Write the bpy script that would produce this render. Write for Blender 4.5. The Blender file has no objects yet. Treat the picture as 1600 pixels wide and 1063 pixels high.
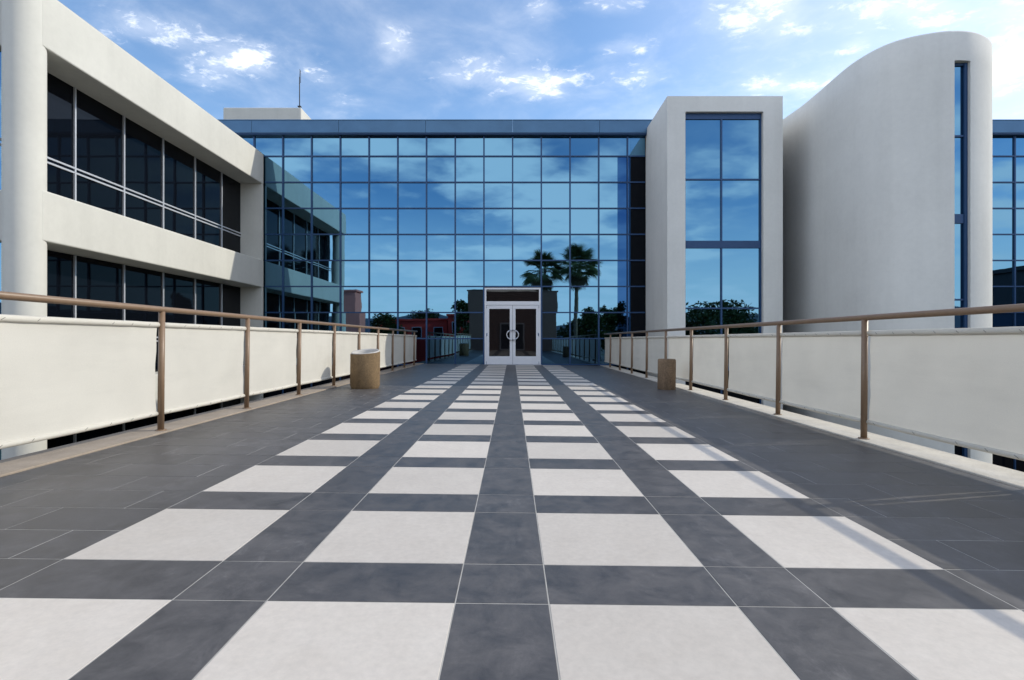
import bpy, math, random
from mathutils import Vector, Matrix, noise as mnoise

random.seed(7)
scene = bpy.context.scene
COL = scene.collection
R = math.radians

# ------------------------------------------------------------------ camera
EYE = 0.853
cam_data = bpy.data.cameras.new('camera')
cam_data.sensor_width = 36.0
cam_data.lens = 18.83
cam_data.clip_start = 0.05
cam_data.clip_end = 6000
cam = bpy.data.objects.new('camera', cam_data)
cam.location = (0, 0, EYE)
cam.rotation_euler = (R(90), 0, 0)
COL.objects.link(cam)
scene.camera = cam

# ------------------------------------------------------------------ sun and sky
SUN = Vector((1.51, 0.36, 1.0)).normalized()          # towards the sun
SUN_ELEV = math.asin(SUN.z)
SUN_AZ = math.atan2(SUN.x, SUN.y)
SKY_STRENGTH = 0.15
sd = bpy.data.lights.new('sun', 'SUN')
sd.energy = 2.0
sd.angle = R(0.55)
sd.color = (1.0, 0.935, 0.80)
so = bpy.data.objects.new('sun', sd)
so.rotation_euler = (-SUN).to_track_quat('-Z', 'Y').to_euler()
so.location = (30, 10, 30)
COL.objects.link(so)

world = bpy.data.worlds.new('World')
scene.world = world
world.use_nodes = True


def build_world():
    nt = world.node_tree
    nt.nodes.clear()
    N, L = nt.nodes.new, nt.links.new

    def math_(op, a, b=None, c=None, clamp=False):
        n = N('ShaderNodeMath'); n.operation = op; n.use_clamp = clamp
        for i, v in enumerate((a, b, c)):
            if v is None: continue
            if isinstance(v, (int, float)): n.inputs[i].default_value = v
            else: L(v, n.inputs[i])
        return n.outputs[0]

    def ss(v, lo, hi):
        n = N('ShaderNodeMapRange'); n.interpolation_type = 'SMOOTHSTEP'
        L(v, n.inputs[0]); n.inputs[1].default_value = lo; n.inputs[2].default_value = hi
        return n.outputs[0]

    out = N('ShaderNodeOutputWorld'); bg = N('ShaderNodeBackground')
    bg.inputs['Strength'].default_value = SKY_STRENGTH
    sky = N('ShaderNodeTexSky'); sky.sky_type = 'NISHITA'; sky.sun_disc = False
    sky.sun_elevation = SUN_ELEV; sky.sun_rotation = SUN_AZ
    sky.altitude = 350; sky.air_density = 1.0; sky.dust_density = 0.35; sky.ozone_density = 2.0
    tc = N('ShaderNodeTexCoord')
    sep = N('ShaderNodeSeparateXYZ'); L(tc.outputs['Generated'], sep.inputs[0])
    zz = math_('ADD', math_('MAXIMUM', sep.outputs[2], 0.0), 0.10)
    px = math_('DIVIDE', sep.outputs[0], zz); py = math_('DIVIDE', sep.outputs[1], zz)
    cmb = N('ShaderNodeCombineXYZ'); L(px, cmb.inputs[0]); L(py, cmb.inputs[1])
    P = cmb.outputs[0]

    def noise(scale, detail, rough, offs=(0, 0, 0), sc=(1, 1, 1), dist=0.0):
        m = N('ShaderNodeMapping'); L(P, m.inputs[0])
        m.inputs['Location'].default_value = offs; m.inputs['Scale'].default_value = sc
        m.inputs['Rotation'].default_value = (0, 0, 0.5)
        n = N('ShaderNodeTexNoise'); L(m.outputs[0], n.inputs['Vector'])
        n.inputs['Scale'].default_value = scale; n.inputs['Detail'].default_value = detail
        n.inputs['Roughness'].default_value = rough; n.inputs['Distortion'].default_value = dist
        return n.outputs[0]

    # tufts of cloud at known bearings: (bearing x, height z per unit forward, half-sizes in the cloud plane, weight)
    blobs = CLOUDS
    total = None
    for (bx, bz, rx, ry, w) in blobs:
        l = math.sqrt(bx * bx + 1 + bz * bz)
        z0 = bz / l + 0.10
        cx, cy = bx / l / z0, 1 / l / z0
        dx = math_('DIVIDE', math_('SUBTRACT', px, cx), rx)
        dy = math_('DIVIDE', math_('SUBTRACT', py, cy), ry)
        d2 = math_('ADD', math_('MULTIPLY', dx, dx), math_('MULTIPLY', dy, dy))
        g = math_('MULTIPLY', math_('POWER', 2.718, math_('MULTIPLY', d2, -1.0)), w)
        total = g if total is None else math_('ADD', total, g)
    fine = noise(13.0, 9.0, 0.66, (3.1, 1.7, 0), (1.0, 1.2, 1), 0.35)
    mid = noise(4.2, 7.0, 0.6, (9.2, 4.4, 0), (1, 1, 1), 0.3)
    broad = noise(0.75, 5.0, 0.55, (5.3, 2.2, 0))
    dens = math_('ADD', math_('MULTIPLY', math_('SUBTRACT', fine, 0.5), 2.0), math_('MULTIPLY', math_('SUBTRACT', mid, 0.5), 1.9))
    tuft = math_('MULTIPLY', ss(math_('ADD', dens, math_('MULTIPLY', total, 0.55)), 0.18, 1.0), ss(total, 0.04, 0.4))
    halo = math_('MULTIPLY', ss(math_('ADD', math_('MULTIPLY', total, 0.5), math_('SUBTRACT', mid, 0.5)), 0.0, 0.9), 0.50)
    tuft = math_('MAXIMUM', tuft, halo)
    # broad soft cloud sheet behind the camera, with unseen cover added left for fill
    sheet_n = noise(1.15, 5.0, 0.5, (1.3, 6.2, 0), (1, 1, 1), 0.3)
    sheet_m = noise(3.0, 5.0, 0.55, (4.3, 0.2, 0), (1, 1, 1), 0.2)
    sheet = math_('MULTIPLY', ss(math_('ADD', math_('MULTIPLY', sheet_n, 0.65), math_('MULTIPLY', sheet_m, 0.35)), 0.44, 0.585),
                  math_('MULTIPLY', ss(math_('MAXIMUM', math_('MULTIPLY', py, -1.0), math_('SUBTRACT', math_('MULTIPLY', px, -0.9), py)), -0.35, 0.5), 0.92))
    # closeness to the sun
    dotn = N('ShaderNodeVectorMath'); dotn.operation = 'DOT_PRODUCT'
    L(tc.outputs['Generated'], dotn.inputs[0]); dotn.inputs[1].default_value = SUN
    sdot = dotn.outputs['Value']
    # a thin veil: patchy everywhere, thicker towards the sun
    veil = math_('MULTIPLY', ss(math_('ADD', math_('MULTIPLY', mid, 0.45), math_('MULTIPLY', broad, 0.75)), 0.50, 0.86), 0.22)
    near = ss(sdot, 0.50, 0.93)
    scat = math_('MULTIPLY', ss(math_('ADD', math_('MULTIPLY', fine, 0.55), math_('MULTIPLY', broad, 0.55)), 0.52, 0.75), near)
    veil2 = math_('ADD', math_('MULTIPLY', near, 0.36), math_('MULTIPLY', scat, 0.30))
    # low bank of haze at the horizon
    lowb = math_('MULTIPLY', math_('SUBTRACT', 1.0, ss(sep.outputs[2], 0.03, 0.27)), 0.78)
    a = math_('SUBTRACT', 1.0, tuft)
    b = math_('SUBTRACT', 1.0, math_('MINIMUM', veil, 1.0))
    c = math_('SUBTRACT', 1.0, math_('MINIMUM', veil2, 0.97))
    d = math_('SUBTRACT', 1.0, lowb)
    e = math_('SUBTRACT', 1.0, sheet)
    keep = math_('MULTIPLY', math_('MULTIPLY', math_('MULTIPLY', a, b), e), math_('MULTIPLY', c, d))
    cloud = math_('SUBTRACT', 1.0, keep, clamp=True)
    # cloud brightness: lower towards the sun, raised on the far side for fill
    br = math_('SUBTRACT', 7.9, math_('MULTIPLY', ss(sdot, -0.2, 0.6), 0.9))
    cc = N('ShaderNodeCombineXYZ')
    L(math_('MULTIPLY', br, 0.97), cc.inputs[0]); L(math_('MULTIPLY', br, 0.99), cc.inputs[1]); L(math_('MULTIPLY', br, 1.03), cc.inputs[2])
    hsv = N('ShaderNodeHueSaturation'); L(sky.outputs[0], hsv.inputs['Color'])
    hsv.inputs['Hue'].default_value = 0.499
    hsv.inputs['Saturation'].default_value = SKY_SAT; hsv.inputs['Value'].default_value = SKY_GAIN
    mix = N('ShaderNodeMix'); mix.data_type = 'RGBA'
    L(cloud, mix.inputs[0]); L(hsv.outputs[0], mix.inputs[6]); L(cc.outputs[0], mix.inputs[7])
    L(mix.outputs[2], bg.inputs['Color']); L(bg.outputs[0], out.inputs[0])


SKY_SAT, SKY_GAIN = 1.08, 1.1
# bearings come from the sky in the photograph: x and z per metre forward
def bear(x, y): return ((x - 800) / 837.0, (531 - y) / 837.0)
CLOUDS = []
for (x, y, rx, ry, w) in ((770, 120, .16, .10, 1.0), (840, 135, .10, .07, .8), (385, 92, .12, .09, .9), (325, 125, .10, .07, .8),
                          (230, 45, .14, .08, .65), (500, 115, .06, .09, .5), (620, 60, .05, .05, .8), (845, 12, .05, .05, .9),
                          (970, 75, .10, .06, .75), (1010, 120, .13, .07, .75), (950, 8, .10, .05, .7), (1190, 25, .13, .10, 1.0),
                          (1340, 70, .05, .05, .7), (1440, 12, .16, .07, .8), (1590, 90, .16, .2, 1.3), (1220, 135, .18, .06, .8),
                          (540, 160, .10, .10, .35), (880, 120, .08, .05, .5)):
    bx, bz = bear(x, y)
    CLOUDS.append((bx, bz, rx, ry, w))
build_world()

scene.view_settings.view_transform = 'Standard'
scene.view_settings.look = 'None'
scene.view_settings.exposure = 0.46
scene.view_settings.gamma = 1.0
scene.view_settings.use_curve_mapping = False
scene.render.engine = 'CYCLES'
scene.cycles.use_denoising = True
scene.cycles.max_bounces = 8
scene.cycles.glossy_bounces = 5
scene.cycles.caustics_reflective = False

# ------------------------------------------------------------------ materials
class Mat:
    def __init__(self, name):
        self.m = bpy.data.materials.new(name); self.m.use_nodes = True
        self.nt = self.m.node_tree
        self.bsdf = self.nt.nodes['Principled BSDF']
        self.out = self.nt.nodes['Material Output']
        self.tc = None
    def N(self, t): return self.nt.nodes.new(t)
    def L(self, a, b): self.nt.links.new(a, b)
    def coord(self, kind='Object'):
        if self.tc is None: self.tc = self.N('ShaderNodeTexCoord')
        return self.tc.outputs[kind]
    def pos(self):
        g = self.N('ShaderNodeNewGeometry'); return g.outputs['Position']
    def noise(self, vec, scale, detail=5, rough=.55, sc=(1, 1, 1), dist=0):
        m = self.N('ShaderNodeMapping'); self.L(vec, m.inputs[0]); m.inputs['Scale'].default_value = sc
        n = self.N('ShaderNodeTexNoise'); self.L(m.outputs[0], n.inputs['Vector'])
        n.inputs['Scale'].default_value = scale; n.inputs['Detail'].default_value = detail
        n.inputs['Roughness'].default_value = rough; n.inputs['Distortion'].default_value = dist
        return n.outputs[0]
    def mr(self, v, a, b, c, d):
        n = self.N('ShaderNodeMapRange'); self.L(v, n.inputs[0])
        for i, x in enumerate((a, b, c, d)): n.inputs[i + 1].default_value = x
        return n.outputs[0]
    def mul(self, a, b):
        n = self.N('ShaderNodeMath'); n.operation = 'MULTIPLY'
        for i, v in enumerate((a, b)):
            if isinstance(v, (int, float)): n.inputs[i].default_value = v
            else: self.L(v, n.inputs[i])
        return n.outputs[0]
    def add(self, a, b):
        n = self.N('ShaderNodeMath'); n.operation = 'ADD'
        for i, v in enumerate((a, b)):
            if isinstance(v, (int, float)): n.inputs[i].default_value = v
            else: self.L(v, n.inputs[i])
        return n.outputs[0]
    def ramp(self, v, stops):
        n = self.N('ShaderNodeValToRGB'); self.L(v, n.inputs[0])
        e = n.color_ramp.elements
        while len(e) < len(stops): e.new(.5)
        for el, (p, c) in zip(e, stops): el.position = p; el.color = (*c, 1)
        return n.outputs[0]
    def scale_color(self, col, fac):
        n = self.N('ShaderNodeVectorMath'); n.operation = 'SCALE'
        if isinstance(col, tuple): n.inputs[0].default_value = col
        else: self.L(col, n.inputs[0])
        self.L(fac, n.inputs['Scale']); return n.outputs[0]
    def bump(self, h, strength, dist=.01):
        b = self.N('ShaderNodeBump'); b.inputs['Strength'].default_value = strength
        b.inputs['Distance'].default_value = dist
        self.L(h, b.inputs['Height']); self.L(b.outputs[0], self.bsdf.inputs['Normal']); return b
    def set(self, **kw):
        for k, v in kw.items():
            i = self.bsdf.inputs[k.replace('_', ' ')]
            if hasattr(v, 'links') or isinstance(v, bpy.types.NodeSocket): self.L(v, i)
            elif isinstance(v, tuple) and len(v) == 3: i.default_value = (*v, 1)
            else: i.default_value = v
        return self


def stucco(name, col, var=.05, streak=.06):
    m = Mat(name); p = m.pos()
    big = m.noise(p, .6, 4, .6); st = m.noise(p, 1.0, 5, .6, (2.2, 2.2, .13)); sm = m.noise(p, 9, 5, .65)
    f = m.add(m.mr(big, .3, .7, 1 - var, 1 + var), m.mr(st, .45, .75, 0.0, -streak))
    f = m.add(f, m.mr(sm, .3, .7, -.025, .025))
    m.set(Base_Color=m.scale_color(col, f), Roughness=.88)
    m.bsdf.inputs['Specular IOR Level'].default_value = .25
    g = m.noise(p, 140, 3, .6); w = m.noise(p, 2.2, 3, .5)
    m.bump(m.add(m.mul(g, .012), m.mul(w, .5)), .35, .02)
    return m.m


def plain(name, col, rough=.5, metal=0.0, var=.04, scale=6, spec=.5):
    m = Mat(name); n = m.noise(m.coord(), scale, 4, .6)
    m.set(Base_Color=m.scale_color(col, m.mr(n, .3, .7, 1 - var, 1 + var)), Roughness=rough, Metallic=metal)
    m.bsdf.inputs['Specular IOR Level'].default_value = spec
    return m.m


def mirror_glass(name, tint, wave=.0009):
    m = Mat(name)
    n = m.noise(m.pos(), 1.1, 2, .5)
    m.set(Base_Color=tint, Metallic=1.0, Roughness=.012)
    m.bump(n, 1.0, wave)
    return m.m


def dark_glass(name, col, spec=.5, ior=1.25):
    m = Mat(name)
    n = m.noise(m.pos(), .9, 2, .5)
    m.set(Base_Color=col, Roughness=.02)
    m.bsdf.inputs['Specular IOR Level'].default_value = spec
    m.bsdf.inputs['IOR'].default_value = ior
    m.bump(n, 1.0, .0015)
    return m.m


def tile_mat(name, lo, hi, rough, bump):
    m = Mat(name); p = m.pos()
    oi = m.N('ShaderNodeObjectInfo')
    cloud = m.noise(p, 6.5, 9, .72, dist=.5); fine = m.noise(p, 38, 6, .7); scuff = m.noise(p, 11, 9, .78, (1, .5, 1), .6)
    base = m.ramp(cloud, [(.33, lo), (.67, hi)])
    f = m.mul(m.mr(oi.outputs['Random'], 0, 1, .90, 1.08), m.mr(fine, .3, .7, .93, 1.07))
    dark = lo[0] < .2
    dirt = m.noise(p, .55, 5, .6); patch = m.noise(p, 1.7, 4, .6)
    f = m.add(f, m.mul(m.mr(scuff, .52, .70, 0, .75 if dark else -.05), m.mr(patch, .48, .62, 0.12, 1)))
    f = m.mul(f, m.mr(dirt, .38, .62, .90 if dark else .955, 1.07 if dark else 1.02))
    m.set(Base_Color=m.scale_color(base, f), Roughness=m.mr(cloud, .3, .7, rough - .07, rough + .09))
    m.bump(fine, bump, .002)
    return m.m


M = {}
M['stucco'] = stucco('warm_white_stucco', (.66, .65, .595))
M['stucco_cool'] = stucco('pale_grey_stucco', (.78, .77, .73))
M['roof'] = plain('roof_membrane', (.45, .44, .42), .9)
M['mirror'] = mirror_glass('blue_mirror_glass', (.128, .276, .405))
M['dark_reflection'] = mirror_glass('painted_dark_reflection', (.025, .08, .20))  # darkened tint stands in for dark reflections beside the tower
M['low'] = mirror_glass('painted_low_reflection', (.07, .155, .25))  # darkened tint stands in for dim railing reflections
M['deep'] = dark_glass('deep_blue_glass', (.004, .018, .05), .9)
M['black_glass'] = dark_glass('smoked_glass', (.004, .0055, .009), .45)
M['door_glass'] = dark_glass('door_glass', (.008, .0085, .010), .5, 1.6)
M['bluebar'] = plain('blue_painted_aluminium', (.018, .065, .17), .4, .2, spec=.5)
M['cap'] = plain('blue_grey_metal_cap', (.075, .16, .27), .3, .55, .10, 1.5)
M['alu'] = plain('bright_aluminium', (.62, .63, .66), .35, .3, .03)
M['white_paint'] = plain('white_door_paint', (.83, .83, .85), .35, 0, .02)
M['chrome'] = plain('satin_steel', (.62, .64, .68), .25, .9, .02)
M['tube'] = plain('tan_painted_tube', (.24, .157, .097), .42, 0, .07, 18)
M['white_tile'] = tile_mat('cream_porcelain', (.635, .572, .50), (.67, .612, .543), .52, .08)
M['dark_tile'] = tile_mat('slate_grey_porcelain', (.056, .0525, .052), (.128, .120, .117), .46, .2)
M['grout'] = plain('grout', (.44, .42, .385), .9, 0, .15, 9)
M['slab'] = plain('bridge_concrete', (.42, .40, .37), .9, 0, .1, 3)
M['ties'] = plain('dark_lacing', (.06, .055, .05), .8)
M['trunk'] = plain('palm_bark', (.17, .125, .085), .95, 0, .25, 5)
M['bark'] = plain('tree_bark', (.11, .085, .06), .95, 0, .25, 5)
M['pavilion'] = stucco('dark_brown_stucco', (.21, .12, .09))
M['redroof'] = stucco('maroon_stucco', (.62, .06, .045))
M['pink'] = stucco('terracotta_stucco', (.76, .27, .21))
M['grey_building'] = stucco('grey_stucco', (.30, .31, .33))
M['dark_building'] = stucco('charcoal_stucco', (.05, .055, .065))
M['bin_liner'] = plain('grey_plastic_rim', (.50, .48, .45), .6)


def kerb_mat(name, col):
    m = Mat(name); p = m.pos()
    a = m.noise(p, 4, 6, .65); b = m.noise(p, 60, 5, .7)
    f = m.mul(m.mr(a, .3, .7, .82, 1.1), m.mr(b, .3, .7, .88, 1.1))
    m.set(Base_Color=m.scale_color(col, f), Roughness=.92); m.bump(b, .4, .004)
    return m.m
M['kerb_warm'] = kerb_mat('weathered_tan_concrete', (.34, .28, .22))
M['kerb_pale'] = kerb_mat('pale_concrete', (.56, .52, .45))


def aggregate(name, col):
    m = Mat(name); p = m.coord()
    v = m.N('ShaderNodeTexVoronoi'); m.L(p, v.inputs['Vector']); v.inputs['Scale'].default_value = 130
    big = m.noise(p, 6, 5, .6, (1, 1, .4))
    sep = m.N('ShaderNodeSeparateColor'); m.L(v.outputs['Color'], sep.inputs[0])
    f = m.mul(m.mr(sep.outputs[0], 0, 1, .6, 1.35), m.mr(big, .3, .7, .75, 1.2))
    m.set(Base_Color=m.scale_color(col, f), Roughness=.9); m.bump(v.outputs['Distance'], .5, .006)
    return m.m
M['aggregate'] = aggregate('exposed_aggregate', (.215, .142, .072))
M['aggregate_dark'] = aggregate('brown_aggregate', (.25, .17, .105))


def fabric():
    m = Mat('cream_mesh_fabric'); p = m.pos()
    w = m.noise(p, 1.6, 4, .55); fine = m.noise(p, 220, 2, .5); st = m.noise(p, 3.0, 4, .6, (1, .35, 2))
    oi = m.N('ShaderNodeObjectInfo')
    f = m.mul(m.mr(w, .3, .7, .95, 1.04), m.mr(fine, .3, .7, .96, 1.03))
    f = m.mul(f, m.mul(m.mr(st, .5, .8, 1.0, .93), m.mr(oi.outputs['Random'], 0, 1, .96, 1.03)))
    col = m.scale_color((.75, .72, .645), f)
    m.set(Base_Color=col, Roughness=.85)
    m.bsdf.inputs['Specular IOR Level'].default_value = .2
    m.bump(m.add(m.mul(fine, .02), w), .25, .02)
    tr = m.N('ShaderNodeBsdfTranslucent'); m.L(m.scale_color(col, m.mr(w, 0, 1, .98, .98)), tr.inputs[0])
    mx = m.N('ShaderNodeMixShader'); mx.inputs[0].default_value = .2
    m.L(m.bsdf.outputs[0], mx.inputs[1]); m.L(tr.outputs[0], mx.inputs[2]); m.L(mx.outputs[0], m.out.inputs[0])
    return m.m
M['fabric'] = fabric()


def leaf(name, a, b):
    m = Mat(name)
    n = m.noise(m.coord(), 3.0, 3, .6)
    m.set(Base_Color=m.ramp(n, [(.3, a), (.7, b)]), Roughness=.55)
    m.bsdf.inputs['Specular IOR Level'].default_value = .3
    return m.m
M['leaf'] = leaf('dark_leaves', (.04, .062, .02), (.09, .125, .04))
M['leaf_pale'] = leaf('olive_leaves', (.045, .06, .025), (.085, .11, .04))
M['palm'] = leaf('palm_leaves', (.075, .10, .035), (.14, .165, .06))
M['palm_dead'] = leaf('dry_palm_leaves', (.10, .075, .04), (.17, .13, .07))


def ground_mat():
    m = Mat('lawn_and_paving'); p = m.pos()
    a = m.noise(p, .045, 4, .5); b = m.noise(p, 3, 6, .65)
    c = m.ramp(a, [(.42, (.05, .065, .025)), (.5, (.16, .15, .13)), (.6, (.06, .06, .06))])
    m.set(Base_Color=m.scale_color(c, m.mr(b, .3, .7, .8, 1.2)), Roughness=.95)
    return m.m
M['ground'] = ground_mat()
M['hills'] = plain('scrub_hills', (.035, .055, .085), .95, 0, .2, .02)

# ------------------------------------------------------------------ mesh helpers
class MB:
    def __init__(self): self.v = []; self.f = []; self.s = []
    def _add(self, vs, fs, smooth=False):
        n = len(self.v); self.v += [tuple(p) for p in vs]
        self.f += [tuple(i + n for i in q) for q in fs]; self.s += [smooth] * len(fs)
        return self
    def box(self, x0, x1, y0, y1, z0, z1):
        v = [(x0, y0, z0), (x1, y0, z0), (x1, y1, z0), (x0, y1, z0), (x0, y0, z1), (x1, y0, z1), (x1, y1, z1), (x0, y1, z1)]
        return self._add(v, [(0, 3, 2, 1), (4, 5, 6, 7), (0, 1, 5, 4), (1, 2, 6, 5), (2, 3, 7, 6), (3, 0, 4, 7)])
    def tube(self, pts, rad, seg=12, caps=True, closed=False):
        pts = [Vector(p) for p in pts]; n = len(pts)
        rads = rad if isinstance(rad, (list, tuple)) else [rad] * n
        vs = []; up = None
        for i, p in enumerate(pts):
            a = pts[(i - 1) % n] if (closed or i > 0) else p
            b = pts[(i + 1) % n] if (closed or i < n - 1) else p
            t = (b - a).normalized()
            if up is None:
                up = Vector((0, 0, 1)) if abs(t.z) < .9 else Vector((1, 0, 0))
            u = (up - t * up.dot(t)).normalized(); up = u; w = t.cross(u)
            for k in range(seg):
                an = 2 * math.pi * k / seg
                vs.append(p + (u * math.cos(an) + w * math.sin(an)) * rads[i])
        fs = []
        for i in range(n if closed else n - 1):
            j = (i + 1) % n
            for k in range(seg):
                k2 = (k + 1) % seg
                fs.append((i * seg + k, i * seg + k2, j * seg + k2, j * seg + k))
        self._add(vs, fs, True)
        if caps and not closed:
            o = len(self.v) - len(vs)
            self.f.append(tuple(o + k for k in reversed(range(seg)))); self.s.append(False)
            self.f.append(tuple(o + (n - 1) * seg + k for k in range(seg))); self.s.append(False)
        return self
    def mesh(self, name, mat):
        me = bpy.data.meshes.new(name)
        me.from_pydata(self.v, [], self.f)
        me.polygons.foreach_set('use_smooth', self.s)
        if mat: me.materials.append(mat)
        me.update(); return me
    def build(self, name, mat, parent=None, loc=(0, 0, 0), bevel=0, label=None):
        o = bpy.data.objects.new(name, self.mesh(name, mat))
        COL.objects.link(o); o.location = loc
        if parent is not None: o.parent = parent
        if bevel:
            b = o.modifiers.new('bevel', 'BEVEL'); b.width = bevel; b.segments = 3; b.limit_method = 'ANGLE'
        if label: o['label'] = label
        return o


def inst(name, me, parent, loc, rot=(0, 0, 0)):
    o = bpy.data.objects.new(name, me); COL.objects.link(o)
    o.parent = parent; o.location = loc; o.rotation_euler = rot
    return o


def thing(name, label, cat, loc=(0, 0, 0), rot=(0, 0, 0), group=None):
    o = bpy.data.objects.new(name, None); COL.objects.link(o); o.empty_display_size = .3
    o.location = loc; o.rotation_euler = rot
    return tag(o, label, cat, group)


def tag(o, label, cat, group=None):
    o['label'] = label; o['category'] = cat
    if group: o['group'] = group
    return o


def structure(o): o['kind'] = 'structure'; return o

# ------------------------------------------------------------------ layout numbers (metres)
FAC = 18.6            # plane of the curtain wall
GROUND = -4.3
TILT = 0.0117         # cross fall of the walkway
U = 0.3048
ROW = 0.904           # curtain wall module height
def gx(k): return 0.022 + 0.9966 * k

# ------------------------------------------------------------------ ground and hills
g = MB(); g._add([(-3000, -3000, GROUND), (3000, -3000, GROUND), (3000, 3000, GROUND), (-3000, 3000, GROUND)], [(0, 1, 2, 3)])
structure(g.build('ground', M['ground']))
h = MB(); nseg = 120; vs = []; fs = []
for i in range(nseg + 1):
    a = math.pi * (1.02 + .96 * i / nseg)
    top = 40 + 26 * mnoise.noise(Vector((i * .09, 1.3, 0))) + 9 * mnoise.noise(Vector((i * .4, 7.3, 0))) + 5 * mnoise.noise(Vector((i * 1.1, 2.3, 0))) + 9 * math.exp(-((a - 4.55) / .07) ** 2)
    for (rr, zz) in ((760, GROUND - 1), (840, GROUND + top * .55), (920, max(6, top)), (1100, GROUND - 1)):
        vs.append((math.cos(a) * rr, math.sin(a) * rr, zz))
for i in range(nseg):
    for j in range(3):
        q = i * 4 + j
        fs.append((q, q + 1, q + 5, q + 4))
h._add(vs, fs, True)
structure(h.build('hills', M['hills']))

# ------------------------------------------------------------------ walkway: slab, grout bed, tiles
Y_END = FAC - .02
Y_BACK = -5.0
KI, KO = 3.05, 3.42
deck = MB().box(-KI, KI, Y_BACK, Y_END, -.5, -.0011)
walk = structure(deck.build('walkway', M['grout']))
walk.rotation_euler = (0, TILT, 0)

tile_meshes = {}
GAP = .0045
def tile_mb(mb, w, d, cx=0, cy=0, z=0):
    a, b = w / 2 - GAP / 2, d / 2 - GAP / 2; e = .0009
    v = []
    for (x, y, zz) in ((a, b, -.012), (a, b, -.0009), (a - e, b - e, 0)):
        v += [(cx - x, cy - y, z + zz), (cx + x, cy - y, z + zz), (cx + x, cy + y, z + zz), (cx - x, cy + y, z + zz)]
    f = [(8, 9, 10, 11)]
    for r in (0, 4):
        for k in range(4):
            k2 = (k + 1) % 4
            f.append((r + k, r + k2, r + 4 + k2, r + 4 + k))
    mb._add(v, f)
def tile_mesh(kind, w, d):
    key = (kind, round(w, 3), round(d, 3))
    if key not in tile_meshes:
        mb = MB(); tile_mb(mb, w, d)
        tile_meshes[key] = mb.mesh(kind, M[kind])
    return tile_meshes[key]
rest = {'white_tile': MB(), 'dark_tile': MB()}
def put_tile(kind, x0, x1, y0, y1, single):
    y0 = max(y0, Y_BACK); y1 = min(y1, Y_END)
    if y1 - y0 < .03 or x1 - x0 < .02: return
    w, d = x1 - x0, y1 - y0
    dz = random.uniform(-.0003, .0003)
    if single:
        inst(kind, tile_mesh(kind, w, d), walk, ((x0 + x1) / 2, (y0 + y1) / 2, dz),
             (random.uniform(-.0006, .0006), random.uniform(-.0006, .0006), 0))
    else:
        tile_mb(rest[kind], w, d, (x0 + x1) / 2, (y0 + y1) / 2, dz)

C0 = -.032
Y0 = 1.733
whites = [(C0 - 1.676, C0 - 1.067), (C0 - .762, C0 - .152), (C0 + .152, C0 + .762), (C0 + 1.067, C0 + 1.676)]
strips = [(C0 - 1.067, C0 - .762), (C0 - .152, C0 + .152), (C0 + .762, C0 + 1.067)]
for n in range(-8, 19):
    yd = Y0 + 3 * U * n
    near_y = 1.0 < yd + 3 * U
    for (a, b) in whites:
        put_tile('dark_tile', a, b, yd, yd + U, near_y and yd < 12)
        put_tile('white_tile', a, b, yd + U, yd + 3 * U, near_y)
    for (a, b) in strips:
        put_tile('dark_tile', a, b, yd, yd + U, near_y and yd < 12)
        put_tile('dark_tile', a, b, yd + U, yd + 3 * U, near_y and yd < 12)
    for r in range(3):
        ya = yd + U * r
        odd = (3 * n + r) % 2
        for side in (-1, 1):
            edge = C0 + side * 1.676
            first = .21 if odd else .51
            cuts = [edge, edge + side * first, edge + side * (first + .61), edge + side * (first + 1.22)]
            cuts = [c for c in cuts if abs(c) < KI - .03] + [side * KI]
            for a, b in zip(cuts, cuts[1:]):
                put_tile('dark_tile', min(a, b), max(a, b), ya, ya + U, 1.0 < ya + U and ya < 7.2)
for kind, mb in rest.items():
    o = mb.build(kind + 's_beyond', M[kind], walk); o['kind'] = 'stuff'

for side, mk in ((-1, 'kerb_warm'), (1, 'kerb_pale')):
    k = MB().box(min(side * (KI + .001), side * KO), max(side * (KI + .001), side * KO), Y_BACK, Y_END, -.62, .012)
    ko = structure(k.build('kerb', M[mk], None, bevel=.008)); ko.rotation_euler = (0, TILT, 0)
# underside beam and piers of the bridge
mb = MB().box(-2.6, 2.6, Y_BACK, Y_END, -1.15, -.52)
bm_ = mb.build('bridge_beam', M['slab']); structure(bm_)
for py_ in (2.0, 11.0):
    mb = MB(); mb.tube([(0, py_, GROUND), (0, py_, -1.15)], .45, 24)
    structure(mb.build('bridge_pier', M['slab']))

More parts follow.
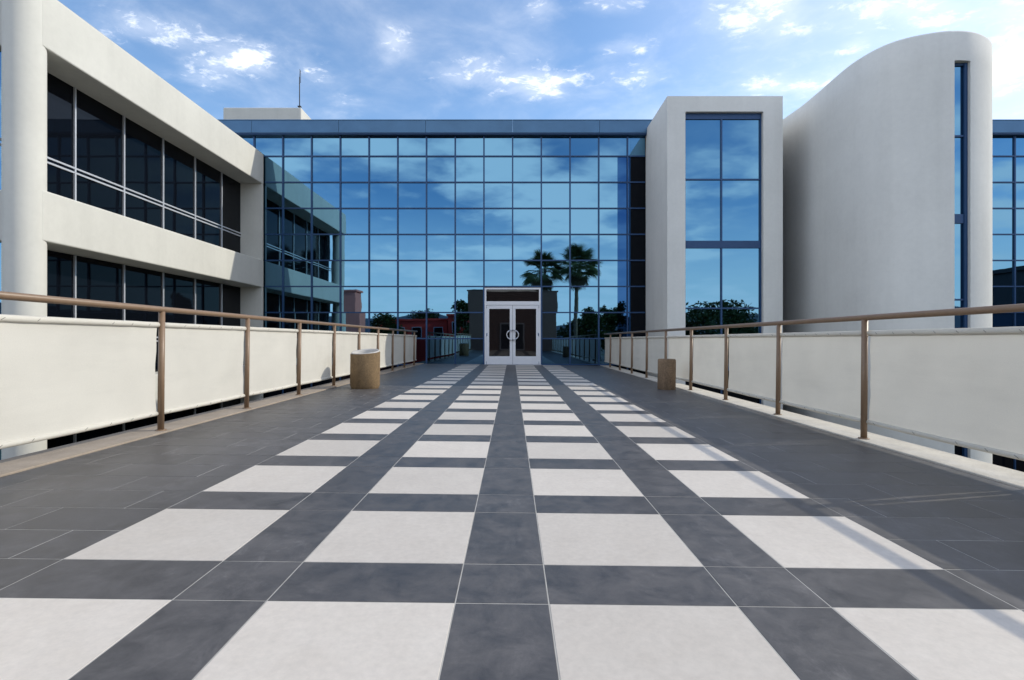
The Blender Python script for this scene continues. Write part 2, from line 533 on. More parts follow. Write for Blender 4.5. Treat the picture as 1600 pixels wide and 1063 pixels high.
# ------------------------------------------------------------------ railings
POST0, PITCH = 4.765, 1.54
def railing(side, x, y_lo, y_hi, label):
    root = thing('railing', label, 'railing', (0, 0, 0), (0, TILT, 0), 'railings along both sides of the walkway')
    ks = [k for k in range(-9, 12) if y_lo - .01 <= POST0 + PITCH * k <= y_hi]
    ys = [POST0 + PITCH * k - ((.09 if side < 0 else .05) if k == -1 else 0) for k in ks]
    rail = MB().tube([(x, y_lo - .25 if y_lo > -4 else y_lo, 1.09), (x, (y_lo + y_hi) / 2, 1.088), (x, y_hi, 1.09)], .0255, 16)
    rail.build('handrail', M['tube'], root)
    post = MB().tube([(0, 0, .012), (0, 0, 1.07)], .0265, 16).mesh('post', M['tube'])
    plate = MB(); plate.tube([(0, 0, .010), (0, 0, .020), (0, 0, .022)], [.045, .045, .03], 16)
    pme = plate.mesh('base_plate', M['tube'])
    for y in ys:
        p = inst('post', post, root, (x, y, 0), (random.uniform(-.003, .003), random.uniform(-.003, .003), 0))
        inst('base_plate', pme, p, (0, 0, 0))
    bounds = list(zip(ys, ys[1:])) + [(ys[-1], min(ys[-1] + PITCH, y_hi + .05))]
    xp, x = x, x + side * .022
    for i, (ya, yb) in enumerate(bounds):
        a, b = ya + .042, yb - .034
        if b - a < .3: continue
        mb = MB(); nu, nv = 30, 14; vs = []; fs = []
        sd_ = random.random() * 50
        zt, zb = .935, .175
        belly = random.uniform(.006, .020) * (1 if random.random() < .6 else -1)
        for u in range(nu + 1):
            for v in range(nv + 1):
                fu, fv = u / nu, v / nv
                yy = a + (b - a) * fu
                zz = zb + (zt - zb) * fv
                ed = math.sin(math.pi * fv)
                xx = x + belly * ed * math.sin(math.pi * fu) + .006 * ed * mnoise.noise(Vector((fu * 3 + sd_, fv * 2, 1)))
                xx += .0025 * mnoise.noise(Vector((fu * 14 + sd_, fv * 3, 4))) * (1 + 1.5 * abs(fv - .5))
                # side edges pulled in a little between the corners
                pull = .014 * math.sin(math.pi * fv) + .004 * math.sin(fv * 18 + sd_)
                yy += pull * (1 - 2 * fu) * (1 if abs(fu - .5) > .3 else .3)
                sag = -.006 * math.sin(math.pi * fu) * (1 - fv)
                vs.append((xx, yy, zz + sag))
        for u in range(nu):
            for v in range(nv):
                q = u * (nv + 1) + v
                fs.append((q, q + 1, q + nv + 2, q + nv + 1))
        mb._add(vs, fs, True)
        pan = mb.build('fabric_panel', M['fabric'], root)
        for zc, rr in ((.950, .024), (.165, .020)):
            hm = MB(); pts = []; rads = []
            for k in range(17):
                t = k / 16
                s = -.004 * math.sin(math.pi * t) if zc < .5 else 0
                pts.append((x + .002 * mnoise.noise(Vector((t * 6 + sd_, zc, 0))), a - .022 + (b - a + .040) * t,
                            zc + s + .002 * mnoise.noise(Vector((t * 9 + sd_, zc, 3)))))
                rads.append(rr + .0012 * mnoise.noise(Vector((t * 22 + sd_, zc, 9))))
            hm.tube(pts, rads, 12)
            hm.build('hem_sleeve', M['fabric'], pan)
        if ya < 9:
            tm = MB()
            for zc in (.952, .168):
                nt_ = 7
                for k in range(nt_):
                    yy = a + (b - a) * (k + .5) / nt_ + random.uniform(-.02, .02)
                    xs = x - side * .0225 if zc > .5 else x - side * .019
                    if random.random() < .3: continue
                    tl = random.uniform(.012, .03)
                    tm.tube([(xs, yy - tl / 2, zc - .012), (xs - side * .003, yy, zc - .002), (xs, yy + tl / 2, zc + .004)], .0012, 5)
            tm.build('lacing', M['ties'], pan)['kind'] = 'stuff'
    return root

railing(-1, -3.125, -2.95, 17.55, 'tan railing with sunlit cream fabric panels beside the long white office wing')
railing(1, 3.13, -4.5, 18.2, 'brown railing with shaded cream fabric panels below the two grey towers')

# ------------------------------------------------------------------ litter bins
def bin_open():
    root = thing('litter_bin', 'tan pebble-finish round bin with pale open sloping top, beside the sunlit railing panels', 'litter bin',
                 (-2.52, 9.18, .0295), (0, TILT, 0))
    seg = 48; r0, r1 = .247, .205
    def top(a):
        # rim rises towards the back and the right
        return .60 + .022 * math.sin(a) + .014 * math.cos(a)
    mb = MB(); vs = []; fs = []
    prof = [(r0 - .02, .0, 0), (r0 - .012, .02, 0), (r0, .05, 0), (r0, 0, 1), (r0 - .010, .010, 1)]
    for k in range(seg):
        a = 2 * math.pi * k / seg
        for (r, z, t) in prof:
            vs.append((r * math.cos(a), r * math.sin(a), z + (top(a) if t else 0)))
    n = len(prof)
    for k in range(seg):
        k2 = (k + 1) % seg
        for j in range(n - 1):
            fs.append((k * n + j, k2 * n + j, k2 * n + j + 1, k * n + j + 1))
    mb._add(vs, fs, True); mb.build('body', M['aggregate'], root)
    mb = MB(); vs = []; fs = []
    prof = [(r0 - .008, .012), (r0 - .02, .028), (r1 + .02, .030), (r1, .01), (r1 - .01, -.30)]
    n = len(prof)
    for k in range(seg):
        a = 2 * math.pi * k / seg
        for (r, z) in prof:
            vs.append((r * math.cos(a), r * math.sin(a), z + top(a) + (.014 * math.sin(a) if z > -.1 else 0) + (.004 if z > -.1 else 0)))
    for k in range(seg):
        k2 = (k + 1) % seg
        for j in range(n - 1):
            fs.append((k * n + j, k2 * n + j, k2 * n + j + 1, k * n + j + 1))
    mb._add(vs, fs, True)
    o = mb.build('rim', M['bin_liner'], root)
    bs = MB(); bs.tube([(0, 0, 0), (0, 0, .018)], [.222, .226], 40); bs.build('base', M['ties'], root)
    return root
bin_open()

def bin_closed():
    root = thing('litter_bin', 'small plain brown drum-shaped bin standing in shade before the railing of the grey towers', 'litter bin',
                 (2.775, 9.62, -.0325), (0, TILT, 0))
    seg = 40; vs = []; fs = []
    prof = [(.15, 0), (.158, .012), (.158, .515), (.152, .535), (.142, .545)]
    n = len(prof)
    for k in range(seg):
        a = 2 * math.pi * k / seg
        for (r, z) in prof: vs.append((r * math.cos(a), r * math.sin(a), z))
    for k in range(seg):
        k2 = (k + 1) % seg
        for j in range(n - 1): fs.append((k * n + j, k2 * n + j, k2 * n + j + 1, k * n + j + 1))
    MB()._add(vs, fs, True).build('body', M['aggregate_dark'], root)
    mb = MB(); vs = [(0, 0, .535)]; fs = []
    for k in range(seg):
        a = 2 * math.pi * k / seg; vs.append((.144 * math.cos(a), .144 * math.sin(a), .546))
        vs.append((.11 * math.cos(a), .11 * math.sin(a), .548))
    for k in range(seg):
        k2 = (k + 1) % seg
        fs.append((1 + 2 * k, 1 + 2 * k2, 2 + 2 * k2, 2 + 2 * k)); fs.append((0, 2 + 2 * k, 2 + 2 * k2))
    mb._add(vs, fs, True).build('lid', M['aggregate_dark'], root)
bin_closed()

# ------------------------------------------------------------------ main building with curtain wall
main = thing('office_building', 'main office block with blue mirror-glass curtain wall across the end of the walkway', 'building', (0, FAC, GROUND))
MO = Vector((0, FAC, GROUND))
def mpart(mb, name, mat, bevel=0, parent=None, label=None):
    o = mb.build(name, mat, parent or main, bevel=bevel, label=label)
    if parent is None: o.location = -MO
    return o
K_L, K_R = -14, 4            # columns left of the tower
X_EDGE = 4.62
GLASS_TOP = 8.03
rows = [ROW * i for i in range(-4, 9)] + [GLASS_TOP]
pane_cache = {}
def pane(x0, x1, z0, z1, mat, tilt=.0022, y=FAC + .012):
    w, hh = x1 - x0, z1 - z0
    key = (round(w, 3), round(hh, 3), mat)
    if key not in pane_cache:
        pane_cache[key] = MB().box(-w / 2, w / 2, 0, .012, -hh / 2, hh / 2).mesh('glass_pane', M[mat])
    o = inst('glass_pane', pane_cache[key], main, Vector(((x0 + x1) / 2, y, (z0 + z1) / 2)) - MO,
             (random.gauss(0, tilt), 0, random.gauss(0, tilt)))
    return o
cols = [gx(k) for k in range(K_L, K_R + 1)] + [X_EDGE]
for ci in range(len(cols) - 1):
    for ri in range(len(rows) - 1):
        x0, x1, z0, z1 = cols[ci], cols[ci + 1], rows[ri], rows[ri + 1]
        if z1 <= 0.01: continue
        if x1 < -8.6 and z1 < 7.2: continue                       # behind the wing
        if -1.01 < x0 + .01 < 1.0 and x1 < 1.05 and z0 < 2.6: continue   # doorway
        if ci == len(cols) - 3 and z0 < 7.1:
            # dark reflection painted as a deeper blue tint near the grey tower
            pane(x0, 3.665, z0, z1, 'mirror' if z0 > .5 else 'low'); pane(3.667, x1, z0, z1, 'dark_reflection')
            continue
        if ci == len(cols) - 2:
            # last bay next to the grey tower: its dark reflection painted in tinted, then black glass
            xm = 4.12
            pane(x0, xm, z0, z1, 'mirror' if z0 > 7.1 else 'dark_reflection'); pane(xm + .002, x1, z0, z1, 'mirror' if z0 > 7.1 else 'black_glass')
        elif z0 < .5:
            pane(x0, x1, z0, z1, 'low')  # bottom row: dim railing reflections put into the tint
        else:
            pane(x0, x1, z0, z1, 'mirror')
# below deck level
mpart(MB().box(-8.5, X_EDGE, FAC + .012, FAC + .03, GROUND, -.03), 'basement_glass', M['black_glass'])
# mullions
for k in range(K_L, K_R + 1):
    x = gx(k); zb = GROUND if abs(x) > .5 else 2.712
    if x < -8.6: zb = 7.2
    mpart(MB().box(x - .024, x + .024, FAC - .035, FAC + .010, zb, GLASS_TOP), 'mullion', M['bluebar'])
for z in rows:
    if z < -.1: continue
    segs = [(-8.57, X_EDGE)]
    if z > 7.2: segs = [(gx(K_L), X_EDGE)]
    if z < 2.6: segs = [(-8.57, gx(-1) - .024), (gx(1) + .024, X_EDGE)]
    for (a, b) in segs:
        mpart(MB().box(a, b, FAC - .030, FAC + .009, z - .021, z + .021), 'transom', M['bluebar'])
# parapet cap in panels of three bays
edges = [gx(k) for k in range(-15, 31, 3)]
for a, b in zip(edges, edges[1:]):
    mb = MB().box(a + .004, b - .004, FAC - .2, FAC + .35, 7.975, 8.40)
    mpart(mb, 'cap_panel', M['cap'], bevel=.006)
    mb = MB().box(a + .003, b - .003, FAC - .215, FAC + .36, 8.401, 8.425)
    mpart(mb, 'cap_flashing', M['cap'])
mpart(MB().box(gx(-15), gx(30), FAC - .17, FAC + .3, 7.93, 7.974), 'cap_shadow_gap', M['bluebar'])
# body behind, roof
mpart(MB().box(gx(-15), gx(30), FAC + .2, 42, GROUND, 7.95), 'body', M['black_glass'])
# wall behind the towers
mpart(MB().box(X_EDGE + .01, 16.4, FAC + .02, FAC + .15, GROUND, 7.92), 'rear_wall', M['black_glass'])
# right-hand stretch of curtain wall beyond the curved tower
rc = [16.45 + .997 * i for i in range(9)]
for i in range(len(rc) - 1):
    for ri in range(len(rows) - 1):
        if rows[ri + 1] < -.5: continue
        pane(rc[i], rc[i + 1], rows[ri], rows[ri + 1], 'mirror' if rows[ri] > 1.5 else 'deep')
for x in rc: mpart(MB().box(x - .024, x + .024, FAC - .035, FAC + .010, GROUND, GLASS_TOP), 'mullion', M['bluebar'])
for z in rows:
    if z > -1: mpart(MB().box(rc[0], rc[-1], FAC - .030, FAC + .009, z - .021, z + .021), 'transom', M['bluebar'])

# entrance doors
DX0, DX1 = gx(-1) + .026, gx(1) - .026
FY0, FY1 = FAC - .10, FAC + .02
DC = gx(0)
fr = MB()
fr.box(DX0, DX0 + .06, FY0, FY1, 0, 2.66); fr.box(DX1 - .06, DX1, FY0, FY1, 0, 2.66)
fr.box(DX0 + .06, DX1 - .06, FY0, FY1, 2.60, 2.66); fr.box(DX0 + .06, DX1 - .06, FY0, FY1, 2.06, 2.19)
frame = mpart(fr, 'door_frame', M['white_paint'], bevel=.004)
mpart(MB().box(DX0 + .055, DX1 - .055, FAC - .04, FAC - .02, 2.185, 2.605), 'transom_pane', M['door_glass'])
mpart(MB().box(DX0 - .02, DX1 + .02, FAC - .16, FAC + .02, -.02, .012), 'threshold', M['alu'])
for s in (-1, 1):
    a, b = (DX0 + .064, DC - .004) if s < 0 else (DC + .004, DX1 - .064)
    d = MB(); y0, y1 = FAC - .085, FAC - .03
    st = .095
    d.box(a, a + st, y0, y1, .016, 2.054); d.box(b - st, b, y0, y1, .016, 2.054)
    d.box(a + st, b - st, y0, y1, .016, .29); d.box(a + st, b - st, y0, y1, 1.93, 2.054)
    do = mpart(d, 'door', M['white_paint'], bevel=.004)
    MB().box(a + st - .004, b - st + .004, FAC - .065, FAC - .050, .286, 1.934).build('door_pane', M['door_glass'], do)
    hd = MB(); pts = []
    xc = DC + s * .02; rx, rz = .185, .165
    for k in range(19):
        an = math.pi * (k / 18) - math.pi / 2
        pts.append((xc + s * rx * math.cos(an), y0 - .06, 1.03 + rz * math.sin(an)))
    pts = [(pts[0][0], y0 + .005, pts[0][2])] + pts + [(pts[-1][0], y0 + .005, pts[-1][2])]
    hd.tube(pts, .02, 12)
    hd.build('pull_handle', M['chrome'], do)
    for zh in (.06, 1.02, 2.0):
        xh = a - .002 if s < 0 else b + .002
        MB().tube([(xh, y0 - .008, zh - .05), (xh, y0 - .008, zh + .05)], .010, 8).build('hinge', M['chrome'], do)
    lk = MB(); xl = (a + .02) if s < 0 else (b - .02)
    lk.box(xl - .012, xl + .012, y0 - .006, y0 + .002, 1.0, 1.10)
    lk.build('lock_plate', M['bluebar'], do)
# vertical blue posts beside the doors
for x in (gx(-1), gx(1)):
    mpart(MB().box(x - .025, x + .025, FAC - .10, FAC - .036, 0, 2.70), 'mullion', M['bluebar'])

# rooftop block and aerial
rb = MB().box(-12.95, -9.45, 24.0, 29.5, 7.96, 11.28)
blk = thing('rooftop_block', 'pale stucco plant block on the roof behind the blue glass parapet', 'rooftop block', (-11.2, 26.7, 7.96))
rbo = rb.build('wall', M['stucco'], blk, bevel=.05); rbo.location = (11.2, -26.7, -7.96)
ae = thing('aerial', 'thin dark aerial mast rising from the corner of the rooftop block', 'aerial', (-9.55, 24.08, 11.33))
MB().tube([(0, 0, 0), (0, 0, 1.35)], .022, 8).build('mast', M['ties'], ae)
MB().tube([(0, 0, 1.33), (.02, 0, 1.66)], .012, 6).build('whip', M['ties'], ae)
MB().tube([(-.03, 0, 1.05), (.045, 0, 1.1), (.05, 0, 1.6), (0, 0, 1.7)], .010, 6).build('loop', M['ties'], ae)
MB().box(-.07, .07, -.07, .07, 0, .03).build('base', M['ties'], ae)

# ------------------------------------------------------------------ office wing (long horizontal wall, sunlit)
XW, XG = -8.6, -9.35
wing = thing('office_wing', 'long low sunlit white stucco wing with dark ribbon windows and round corner column', 'building', (XG, 14, GROUND))
WO = Vector((XG, 14, GROUND))
def wpart(mb, name, mat, bevel=0, label=None):
    o = mb.build(name, mat, wing, bevel=bevel, label=label); o.location = -WO; return o
WY0, WY1 = 9.8, FAC - .045
wpart(MB().box(XG - .3, XW, WY0, WY1, 6.24, 7.29), 'fascia', M['stucco'], bevel=.03)
for zt in (3.61, .02):
    wpart(MB().box(XG - .3, XW, WY0, WY1, zt - .94, zt), 'spandrel', M['stucco'], bevel=.03)
wpart(MB().box(XG - .3, XW, WY0, WY1, GROUND, -3.57), 'spandrel', M['stucco'])
for z0, z1 in ((3.615, 6.235), (.025, 2.665), (-3.565, -.925)):
    wpart(MB().box(XG - .1, XW - .012, WY1 - .13, WY1 - .005, z0, z1), 'end_pillar', M['stucco'])
col = MB(); col.tube([(-8.915, 9.80, GROUND), (-8.915, 9.80, 7.285)], .31, 48)
wpart(col, 'round_column', M['stucco'], bevel=.02)
# glass bays
mys = [9.98 + 1.444 * i for i in range(6)] + [WY1 - .13]
for si, z0 in enumerate((3.60, .01, -3.58)):
    hi = z0 + 2.65; t1, t0 = z0 + .925, z0 + .805
    for i in range(len(mys) - 1):
        a, b = mys[i] + .003, mys[i + 1] - .003
        for (lo, up) in ((z0, t0), (t1, hi)):
            o = MB().box(-.008, .008, -(b - a) / 2, (b - a) / 2, -(up - lo) / 2, (up - lo) / 2).build('glass_pane', M['black_glass'], wing)
            o.location = Vector((XG, (a + b) / 2, (lo + up) / 2)) - WO
            o.rotation_euler = (0, random.gauss(0, .001), random.gauss(0, .0015))
        wpart(MB().box(XG - .02, XG + .02, a, b, t0 + .022, t1 - .022), 'transom_infill', M['black_glass'])
    for y in mys[:-1]:
        wpart(MB().box(XG + .004, XG + .045, y - .02, y + .02, z0, hi), 'mullion', M['alu'])
    for z in (t0 + .012, t1 - .012):
        wpart(MB().box(XG + .002, XG + .040, mys[0] - .4, mys[-1], z - .018, z + .018), 'transom', M['alu'])
# solid behind the glass, end elevation and roof
wpart(MB().box(-30, XG - .32, 10.15, WY1, GROUND, 7.24), 'body', M['stucco'])
wpart(MB().box(XG - .31, XG - .05, 10.0, WY1, GROUND, 6.24), 'dark_lining', M['black_glass'])
wpart(MB().box(-30, -9.45, 9.92, 10.02, GROUND, 6.2), 'end_glazing', M['mirror'])
wpart(MB().box(-30, XW - .06, 9.86, WY1, 7.30, 7.33), 'roof', M['roof'])

# ------------------------------------------------------------------ square stair tower
TX0, TX1, TY0, TZ = 4.64, 8.09, 16.0, 8.14
tower = thing('stair_tower', 'square grey stucco tower with one tall blue window, nearest the glass entrance doors', 'tower', (6.36, TY0, GROUND))
TO = Vector((6.36, TY0, GROUND))
def tpart(mb, name, mat, bevel=0):
    o = mb.build(name, mat, tower, bevel=bevel); o.location = -TO; return o
WX0, WX1, WZ = 5.18, 7.51, 7.68
def tower_wall():
    # outer shell with a window opening in the front face, one mesh
    D = .22
    xs = [TX0, WX0, WX1, TX1]; Y1 = FAC - .012
    v = []; f = []
    def q(*pts):
        n = len(v); v.extend(pts); f.append(tuple(range(n, n + len(pts))))
    y = TY0
    q((TX0, y, GROUND), (WX0, y, GROUND), (WX0, y, WZ), (WX0, y, TZ), (TX0, y, TZ))
    q((WX1, y, GROUND), (TX1, y, GROUND), (TX1, y, TZ), (WX1, y, TZ), (WX1, y, WZ))
    q((WX0, y, WZ), (WX1, y, WZ), (WX1, y, TZ), (WX0, y, TZ))
    q((WX0, y, GROUND), (WX0, y + D, GROUND), (WX0, y + D, WZ), (WX0, y, WZ))
    q((WX1, y, GROUND), (WX1, y, WZ), (WX1, y + D, WZ), (WX1, y + D, GROUND))
    q((WX0, y, WZ), (WX0, y + D, WZ), (WX1, y + D, WZ), (WX1, y, WZ))
    q((TX0, y, GROUND), (TX0, y, TZ), (TX0, Y1, TZ), (TX0, Y1, GROUND))
    q((TX1, y, GROUND), (TX1, Y1, GROUND), (TX1, Y1, TZ), (TX1, y, TZ))
    q((TX0, y, TZ), (WX0, y, TZ), (WX1, y, TZ), (TX1, y, TZ), (TX1, Y1, TZ), (TX0, Y1, TZ))
    mb = MB(); mb._add(v, f)
    o = tpart(mb, 'wall', M['stucco_cool'])
    import bmesh
    bm = bmesh.new(); bm.from_mesh(o.data); bmesh.ops.remove_doubles(bm, verts=bm.verts, dist=.0005)
    bmesh.ops.recalc_face_normals(bm, faces=bm.faces); bm.to_mesh(o.data); bm.free()
    b = o.modifiers.new('bevel', 'BEVEL'); b.width = .03; b.segments = 3; b.limit_method = 'ANGLE'; b.angle_limit = R(40)
tower_wall()
GY = TY0 + .14
tpart(MB().box(TX1 + .004, TX1 + .02, TY0 + .25, FAC - .05, GROUND, 7.6), 'added_dark_panel', M['black_glass'])  # unseen dark panel added to cut bounce light in the gap
TM = 6.31
tz = [(-4.2, -1.86), (-1.78, -.07), (.04, 1.79), (1.83, 3.62), (3.84, 5.67), (5.71, 7.50)]
for (a, b) in tz:
    for (x0, x1) in ((WX0 + .04, TM - .022), (TM + .022, WX1 - .04)):
        o = MB().box(-(x1 - x0) / 2, (x1 - x0) / 2, 0, .012, -(b - a) / 2, (b - a) / 2).build('glass_pane', M['mirror' if b > 0 else 'black_glass'], tower)
        o.location = Vector(((x0 + x1) / 2, GY + .02, (a + b) / 2)) - TO
        o.rotation_euler = (random.gauss(0, .0012), 0, random.gauss(0, .0012))
tpart(MB().box(WX0 + .002, WX1 - .002, GY - .02, GY + .03, 7.50, 7.678), 'window_head', M['bluebar'])
tpart(MB().box(WX0 + .04, WX1 - .04, GY - .03, GY + .034, 3.62, 3.84), 'spandrel_bar', M['bluebar'])
tpart(MB().box(WX0 + .04, WX1 - .04, GY - .03, GY + .034, -.07, .04), 'spandrel_bar', M['bluebar'])
for z in (1.81, 5.69, -1.82): tpart(MB().box(WX0 + .04, WX1 - .04, GY - .012, GY + .033, z - .022, z + .022), 'transom', M['bluebar'])
tpart(MB().box(TM - .024, TM + .024, GY - .016, GY + .036, GROUND, 7.50), 'mullion', M['bluebar'])
for (a, b) in ((WX0 + .002, WX0 + .042), (WX1 - .042, WX1 - .002)):
    tpart(MB().box(a, b, GY - .02, GY + .04, GROUND, 7.498), 'jamb', M['bluebar'])
tpart(MB().box(WX0, WX1, GY + .06, GY + .07, GROUND, 7.68), 'backing', M['black_glass'])

# ------------------------------------------------------------------ curved tower
ctl = [(8.86, 18.55), (8.914, 17.53), (8.98, 16.66), (8.968, 15.72), (8.94, 15.02), (8.92, 14.32), (8.965, 13.84), (9.084, 13.39),
       (9.27, 13.07), (9.512, 12.862), (9.804, 12.715), (10.10, 12.61), (10.39, 12.575), (10.785, 12.60), (11.21, 12.745),
       (11.592, 12.97), (11.87, 13.25), (12.0, 13.65), (12.05, 14.2), (12.06, 15.0), (12.06, 16.5), (12.06, 18.55)]
def catmull(pts, n):
    out = []
    P = [Vector((*p, 0)) for p in pts]
    for i in range(len(P) - 1):
        p0 = P[max(i - 1, 0)]; p1 = P[i]; p2 = P[i + 1]; p3 = P[min(i + 2, len(P) - 1)]
        for k in range(n):
            t = k / n
            out.append(.5 * ((2 * p1) + (p2 - p0) * t + (2 * p0 - 5 * p1 + 4 * p2 - p3) * t * t + (3 * p1 - p0 - 3 * p2 + p3) * t ** 3))
    out.append(P[-1]); return out
SX0, SX1, STOP = 10.392, 10.785, 7.42
curved = thing('curved_tower', 'curved pale grey stucco tower with bullnose edge and narrow slit window', 'tower', (10.4, 15.5, GROUND))
CO = Vector((10.4, 15.5, GROUND))
def cpart(mb, name, mat, bevel=0):
    o = mb.build(name, mat, curved, bevel=bevel); o.location = -CO; return o
def curved_wall():
    path = catmull(ctl, 6)
    v = []; f = []; sm = []
    n = len(path)
    iA = 12 * 6; iB = 13 * 6          # the control points that bound the slit
    # rounded parapet edge profile: (inset, height)
    prof = [(0, GROUND), (0, STOP), (0, TZ - .06), (.018, TZ - .018), (.06, TZ), (.35, TZ)]
    norm = []
    for i in range(n):
        t = (path[min(i + 1, n - 1)] - path[max(i - 1, 0)]).normalized()
        norm.append(Vector((-t.y, t.x, 0)))       # inward (left turn along the path)
    cen = Vector((10.4, 15.5, 0))
    for i in range(n):
        nn = norm[i] if norm[i].dot(cen - path[i]) > 0 else -norm[i]
        for (ins, z) in prof:
            p = path[i] + nn * ins; v.append((p.x, p.y, z))
    m = len(prof)
    for i in range(n - 1):
        for j in range(m - 1):
            if j == 0 and iA <= i < iB: continue
            f.append((i * m + j, (i + 1) * m + j, (i + 1) * m + j + 1, i * m + j + 1))
    mb = MB(); mb._add(v, f, True)
    # reveals of the slit
    D = .30
    a, b = path[iA], path[iB]
    mb._add([(a.x, a.y, GROUND), (a.x, a.y + D, GROUND), (a.x, a.y + D, STOP), (a.x, a.y, STOP)], [(0, 1, 2, 3)])
    mb._add([(b.x, b.y, GROUND), (b.x, b.y, STOP), (b.x, b.y + D, STOP), (b.x, b.y + D, GROUND)], [(0, 1, 2, 3)])
    top = [(path[i].x, path[i].y, STOP) for i in range(iA, iB + 1)]
    mb._add(top + [(b.x, b.y + D, STOP), (a.x, a.y + D, STOP)], [tuple(range(len(top) + 2))])
    cpart(mb, 'wall', M['stucco_cool'])
    # roof deck set down inside the parapet
    ring = []
    for i in range(0, n, 2):
        nn = norm[i] if norm[i].dot(cen - path[i]) > 0 else -norm[i]
        p = path[i] + nn * .34; ring.append((p.x, p.y, TZ - .004))
    mb = MB(); mb._add(ring, [tuple(range(len(ring)))]); cpart(mb, 'roof', M['roof'])
    return a.y
sy = curved_wall()
GYc = sy + .15
sz = [(-4.2, -.07), (.04, 1.79), (1.83, 3.62), (3.84, 5.67), (5.71, 7.40)]
for (a, b) in sz:
    o = MB().box(-.15, .15, 0, .012, -(b - a) / 2, (b - a) / 2).build('glass_pane', M['mirror' if b > 0 else 'black_glass'], curved)
    o.location = Vector((SX0 + .15, GYc + .01, (a + b) / 2)) - CO
    o.rotation_euler = (random.gauss(0, .001), 0, random.gauss(0, .001))
for z0, z1 in ((3.62, 3.84), (1.79, 1.83), (5.67, 5.71), (-.07, .04), (7.36, 7.418)):
    cpart(MB().box(SX0 + .003, SX1 - .075, GYc - .03, GYc + .03, z0, z1), 'transom', M['bluebar'])
cpart(MB().box(SX1 - .075, SX1 - .002, GYc - .05, GYc + .03, GROUND, 7.416), 'mullion', M['bluebar'])
cpart(MB().box(SX0, SX1, GYc + .04, GYc + .06, GROUND, STOP), 'backing', M['black_glass'])

# ------------------------------------------------------------------ what stands behind the camera, seen in the mirror glass
pav = thing('entrance_pavilion', 'dark brown block at the far end of the walkway, mirrored around the entrance doors', 'building', (0, Y_BACK, GROUND))
PO = Vector((0, Y_BACK, GROUND))
def ppart(mb, name, mat, bevel=0):
    o = mb.build(name, mat, pav, bevel=bevel); o.location = -PO; return o
ppart(MB().box(-3.42, 3.45, Y_BACK - 6, Y_BACK - .02, GROUND, 4.60), 'wall', M['pavilion'], .03)
ppart(MB().box(-3.5, 3.53, Y_BACK - 6.05, Y_BACK - .0, 4.605, 4.68), 'coping', M['pavilion'])
pd = ppart(MB().box(-.95, .95, Y_BACK - .018, Y_BACK + .02, .02, 2.2), 'door', M['alu'])
for s_ in (-.86, .03): MB().box(s_, s_ + .83, Y_BACK + .021, Y_BACK + .03, .12, 2.1).build('pane', M['black_glass'], pd)


def low_building(name, x0, x1, y0, y1, top, wall, label, windows=3, roof=None, bands=True):
    root = thing(name, label, 'building', ((x0 + x1) / 2, y1, GROUND))
    O = Vector(((x0 + x1) / 2, y1, GROUND))
    def part(mb, n, mat, bevel=0):
        o = mb.build(n, mat, root, bevel=bevel); o.location = -O; return o
    part(MB().box(x0, x1, y0, y1, GROUND, top), 'wall', M[wall], .03)
    part(MB().box(x0 - .15, x1 + .15, y0 - .15, y1 + .15, top + .002, top + .22), 'roof', M[roof or wall], .02)
    w = (x1 - x0) / max(windows, 1)
    for i in range(windows):
        for zb in ([top - 1.9] if top < 4 else [top - 1.9, top - 5.2]):
            if zb < GROUND + .3: continue
            a, b = x0 + w * (i + .22), x0 + w * (i + .78)
            fr_ = part(MB().box(a, b, y1 - .1, y1 + .03, zb, zb + 1.2), 'window', M['alu'])
            MB().box(a + .06, b - .06, y1 + .031, y1 + .04, zb + .06, zb + 1.14).build('pane', M['black_glass'], fr_)
    return root
low_building('shop_building', -15.5, -7.6, -30, -23, 3.0, 'redroof', 'low maroon building mirrored beyond the sunlit railing', 4)
low_building('shop_building', -7.4, -5.3, -30, -22, 3.5, 'redroof', 'small brighter red building mirrored just left of the dark tree', 1)
low_building('terracotta_building', -17.2, -15.75, -19, -17, 5.75, 'pink', 'slim pinkish terracotta block mirrored at the end of the stucco wing', 0)
low_building('grey_building', 14.0, 27.0, -34, -26, 3.6, 'grey_building', 'low grey building mirrored in the lower panes of the square tower window', 6)
dk = low_building('terrace_building', 25.5, 42, 3.0, 11.0, 4.3, 'dark_building', 'charcoal building with railed roof terrace mirrored past the curved tower', 5)
rl = MB()
for i in range(9): rl.tube([(25.8 + 2 * i, 11.0, 4.5), (25.8 + 2 * i, 11.0, 5.55)], .03, 8)
o = rl.build('terrace_posts', M['tube'], dk); o.location = (-33.75, -11.0, -GROUND)
o = MB().tube([(25.6, 11.0, 5.55), (42, 11.0, 5.55)], .035, 8).build('terrace_handrail', M['tube'], dk); o.location = (-33.75, -11.0, -GROUND)


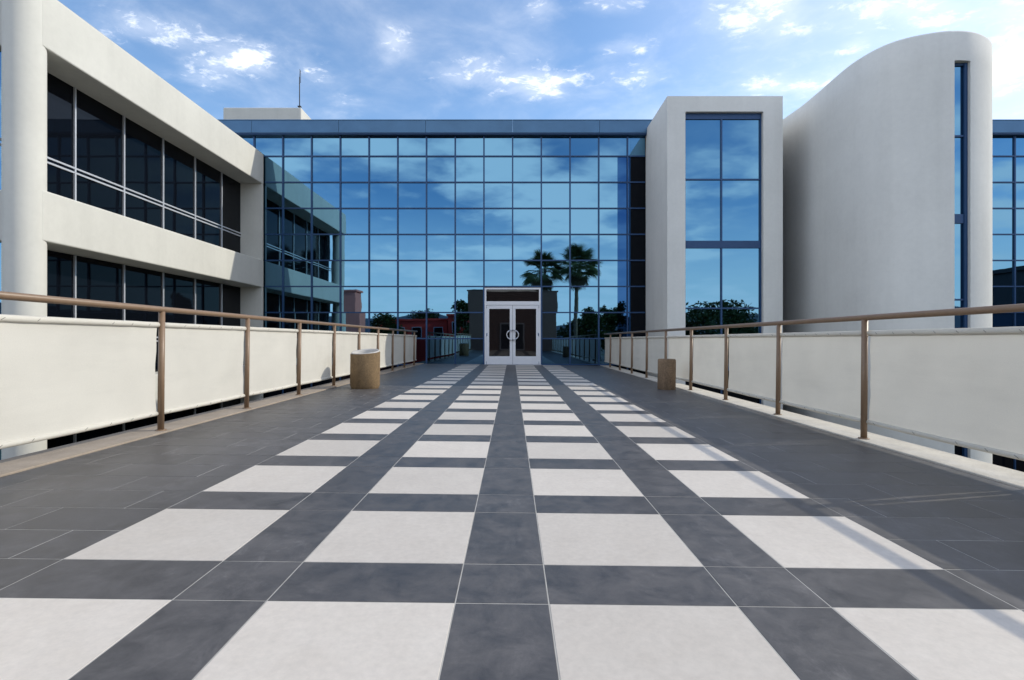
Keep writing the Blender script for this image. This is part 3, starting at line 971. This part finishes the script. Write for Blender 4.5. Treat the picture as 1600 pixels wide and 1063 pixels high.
def broadleaf(name, label, x, y, top, rad, mat, n=5200, group=None, leafs=.17, low=.35):
    root = thing(name, label, 'tree', (x, y, GROUND), group=group)
    hh = top - GROUND
    tr = MB(); tr.tube([(0, 0, 0), (.06, .03, hh * .25), (-.05, .02, hh * .5), (0, 0, hh * .75)], [.2, .16, .12, .05], 8)
    cl = []
    for i in range(34):
        a = random.uniform(0, 6.283); rr = rad * math.sqrt(random.random()) * .8
        z = hh * random.uniform(low + .08, .93)
        k = 1 - abs((z / hh - (low + 1) / 2) / ((1 - low) / 2)) ** 2 * .6
        c = Vector((rr * math.cos(a) * k, rr * math.sin(a) * k, z)); cl.append((c, rad * random.uniform(.22, .42)))
        if i % 3 == 0: tr.tube([(0, 0, hh * .3), c * .5 + Vector((0, 0, hh * .2)), c], [.07, .045, .015], 5)
    tr.build('trunk', M['bark'], root)
    mb = MB()
    for i in range(n):
        c, r = random.choice(cl)
        d = Vector((random.gauss(0, 1), random.gauss(0, 1), random.gauss(0, .8))).normalized() * r * random.uniform(.35, 1.08)
        p = c + d
        if p.z > hh: p.z = hh - random.random() * .3
        u = Vector((random.gauss(0, 1), random.gauss(0, 1), random.gauss(0, .6))).normalized()
        w = u.orthogonal().normalized(); s = leafs * random.uniform(.6, 1.3)
        mb._add([p - u * s, p + w * s * .5, p + u * s, p - w * s * .5], [(0, 1, 2, 3)])
    mb.build('crown', M[mat], root)
    return root
TG = 'trees behind the walkway mirrored in the glass'
broadleaf('broadleaf_tree', 'dark narrow tree mirrored between the red building and the dark block', -5.0, -21, 5.2, 1.7, 'leaf', group=TG)
broadleaf('broadleaf_tree', 'bushy tree mirrored in front of the low maroon building', -13.4, -21, 4.1, 2.3, 'leaf', group=TG)
broadleaf('broadleaf_tree', 'olive tree mirrored behind the roof of the low maroon building', -12.0, -37, 5.2, 3.2, 'leaf_pale', group=TG)
broadleaf('broadleaf_tree', 'rounded tree mirrored just right of the taller palm trunk', 9.5, -25, 4.7, 1.9, 'leaf', group=TG)
broadleaf('broadleaf_tree', 'dense tree mirrored nearest the dark painted reflection of the square tower', 11.9, -27, 5.3, 2.0, 'leaf', group=TG)
broadleaf('broadleaf_tree', 'low shrubby tree mirrored around the foot of the taller palm', 7.6, -30, 3.7, 2.4, 'leaf_pale', group=TG)
broadleaf('broadleaf_tree', 'wide dark bushy tree mirrored at the foot of the square tower window', 18.6, -15, 4.2, 3.8, 'leaf', 7000, group=TG)
broadleaf('broadleaf_tree', 'taller slim tree mirrored at the edge of the square tower window', 15.4, -18, 6.0, 1.5, 'leaf', group=TG)


def frond_mesh(mat):
    # one fan leaf: stalk along +X, then a fan of folded blades
    mb = MB(); mb.tube([(0, 0, 0), (.45, 0, .04), (.8, 0, .0)], [.022, .016, .010], 5)
    nb = 19
    for k in range(nb):
        a = R(-82 + 164 * k / (nb - 1)); ln = .95 + .28 * math.cos(a)
        u = Vector((math.cos(a), math.sin(a), 0)); w = Vector((-u.y, u.x, 0))
        o = Vector((.78, 0, 0))
        p1 = o + u * ln * .55; p2 = o + u * ln + Vector((0, 0, -.22 * ln))
        ww = .036
        mb._add([o, p1 - w * ww + Vector((0, 0, -.01)), p1 + Vector((0, 0, .03)), p1 + w * ww + Vector((0, 0, -.01)), p2],
                [(0, 1, 2), (0, 2, 3), (1, 4, 2), (2, 4, 3)])
    return mb.mesh('frond', M[mat])
FROND, FROND_DEAD = frond_mesh('palm'), frond_mesh('palm_dead')
def palm(label, x, y, zc, s):
    root = thing('palm_tree', label, 'palm', (x, y, GROUND), group='two fan palms mirrored in the glass above the doors')
    H = zc - GROUND
    tb = MB(); pts = []; rads = []
    for k in range(40):
        t = k / 39; pts.append((.12 * math.sin(t * 2), .05 * t, H * t)); rads.append((.27 - .10 * t) * (1.04 if k % 2 else .97))
    tb.tube(pts, rads, 14); tb.build('trunk', M['trunk'], root)
    for k in range(58):
        el = R(random.uniform(-38, 84)); az = k * 2.39996 + random.uniform(-.2, .2)
        o = inst('frond', FROND, root, (.11, .05, H - .1 + .25 * math.sin(el)))
        o.rotation_euler = (random.uniform(-.3, .3), -el, az); o.scale = (s, s, s)
    for k in range(16):
        el = R(random.uniform(-82, -55)); az = k * 2.39996
        o = inst('frond', FROND_DEAD, root, (.11, .05, H - .45))
        o.rotation_euler = (random.uniform(-.4, .4), -el, az); o.scale = (s * .85, s * .85, s * .85)
    return root
palm('shorter fan palm mirrored over the right-hand door, its trunk behind the dark block', 3.35, -23, 8.5, 1.28)
palm('taller fan palm with clear trunk mirrored right of the dark block', 7.1, -23, 9.0, 1.36)
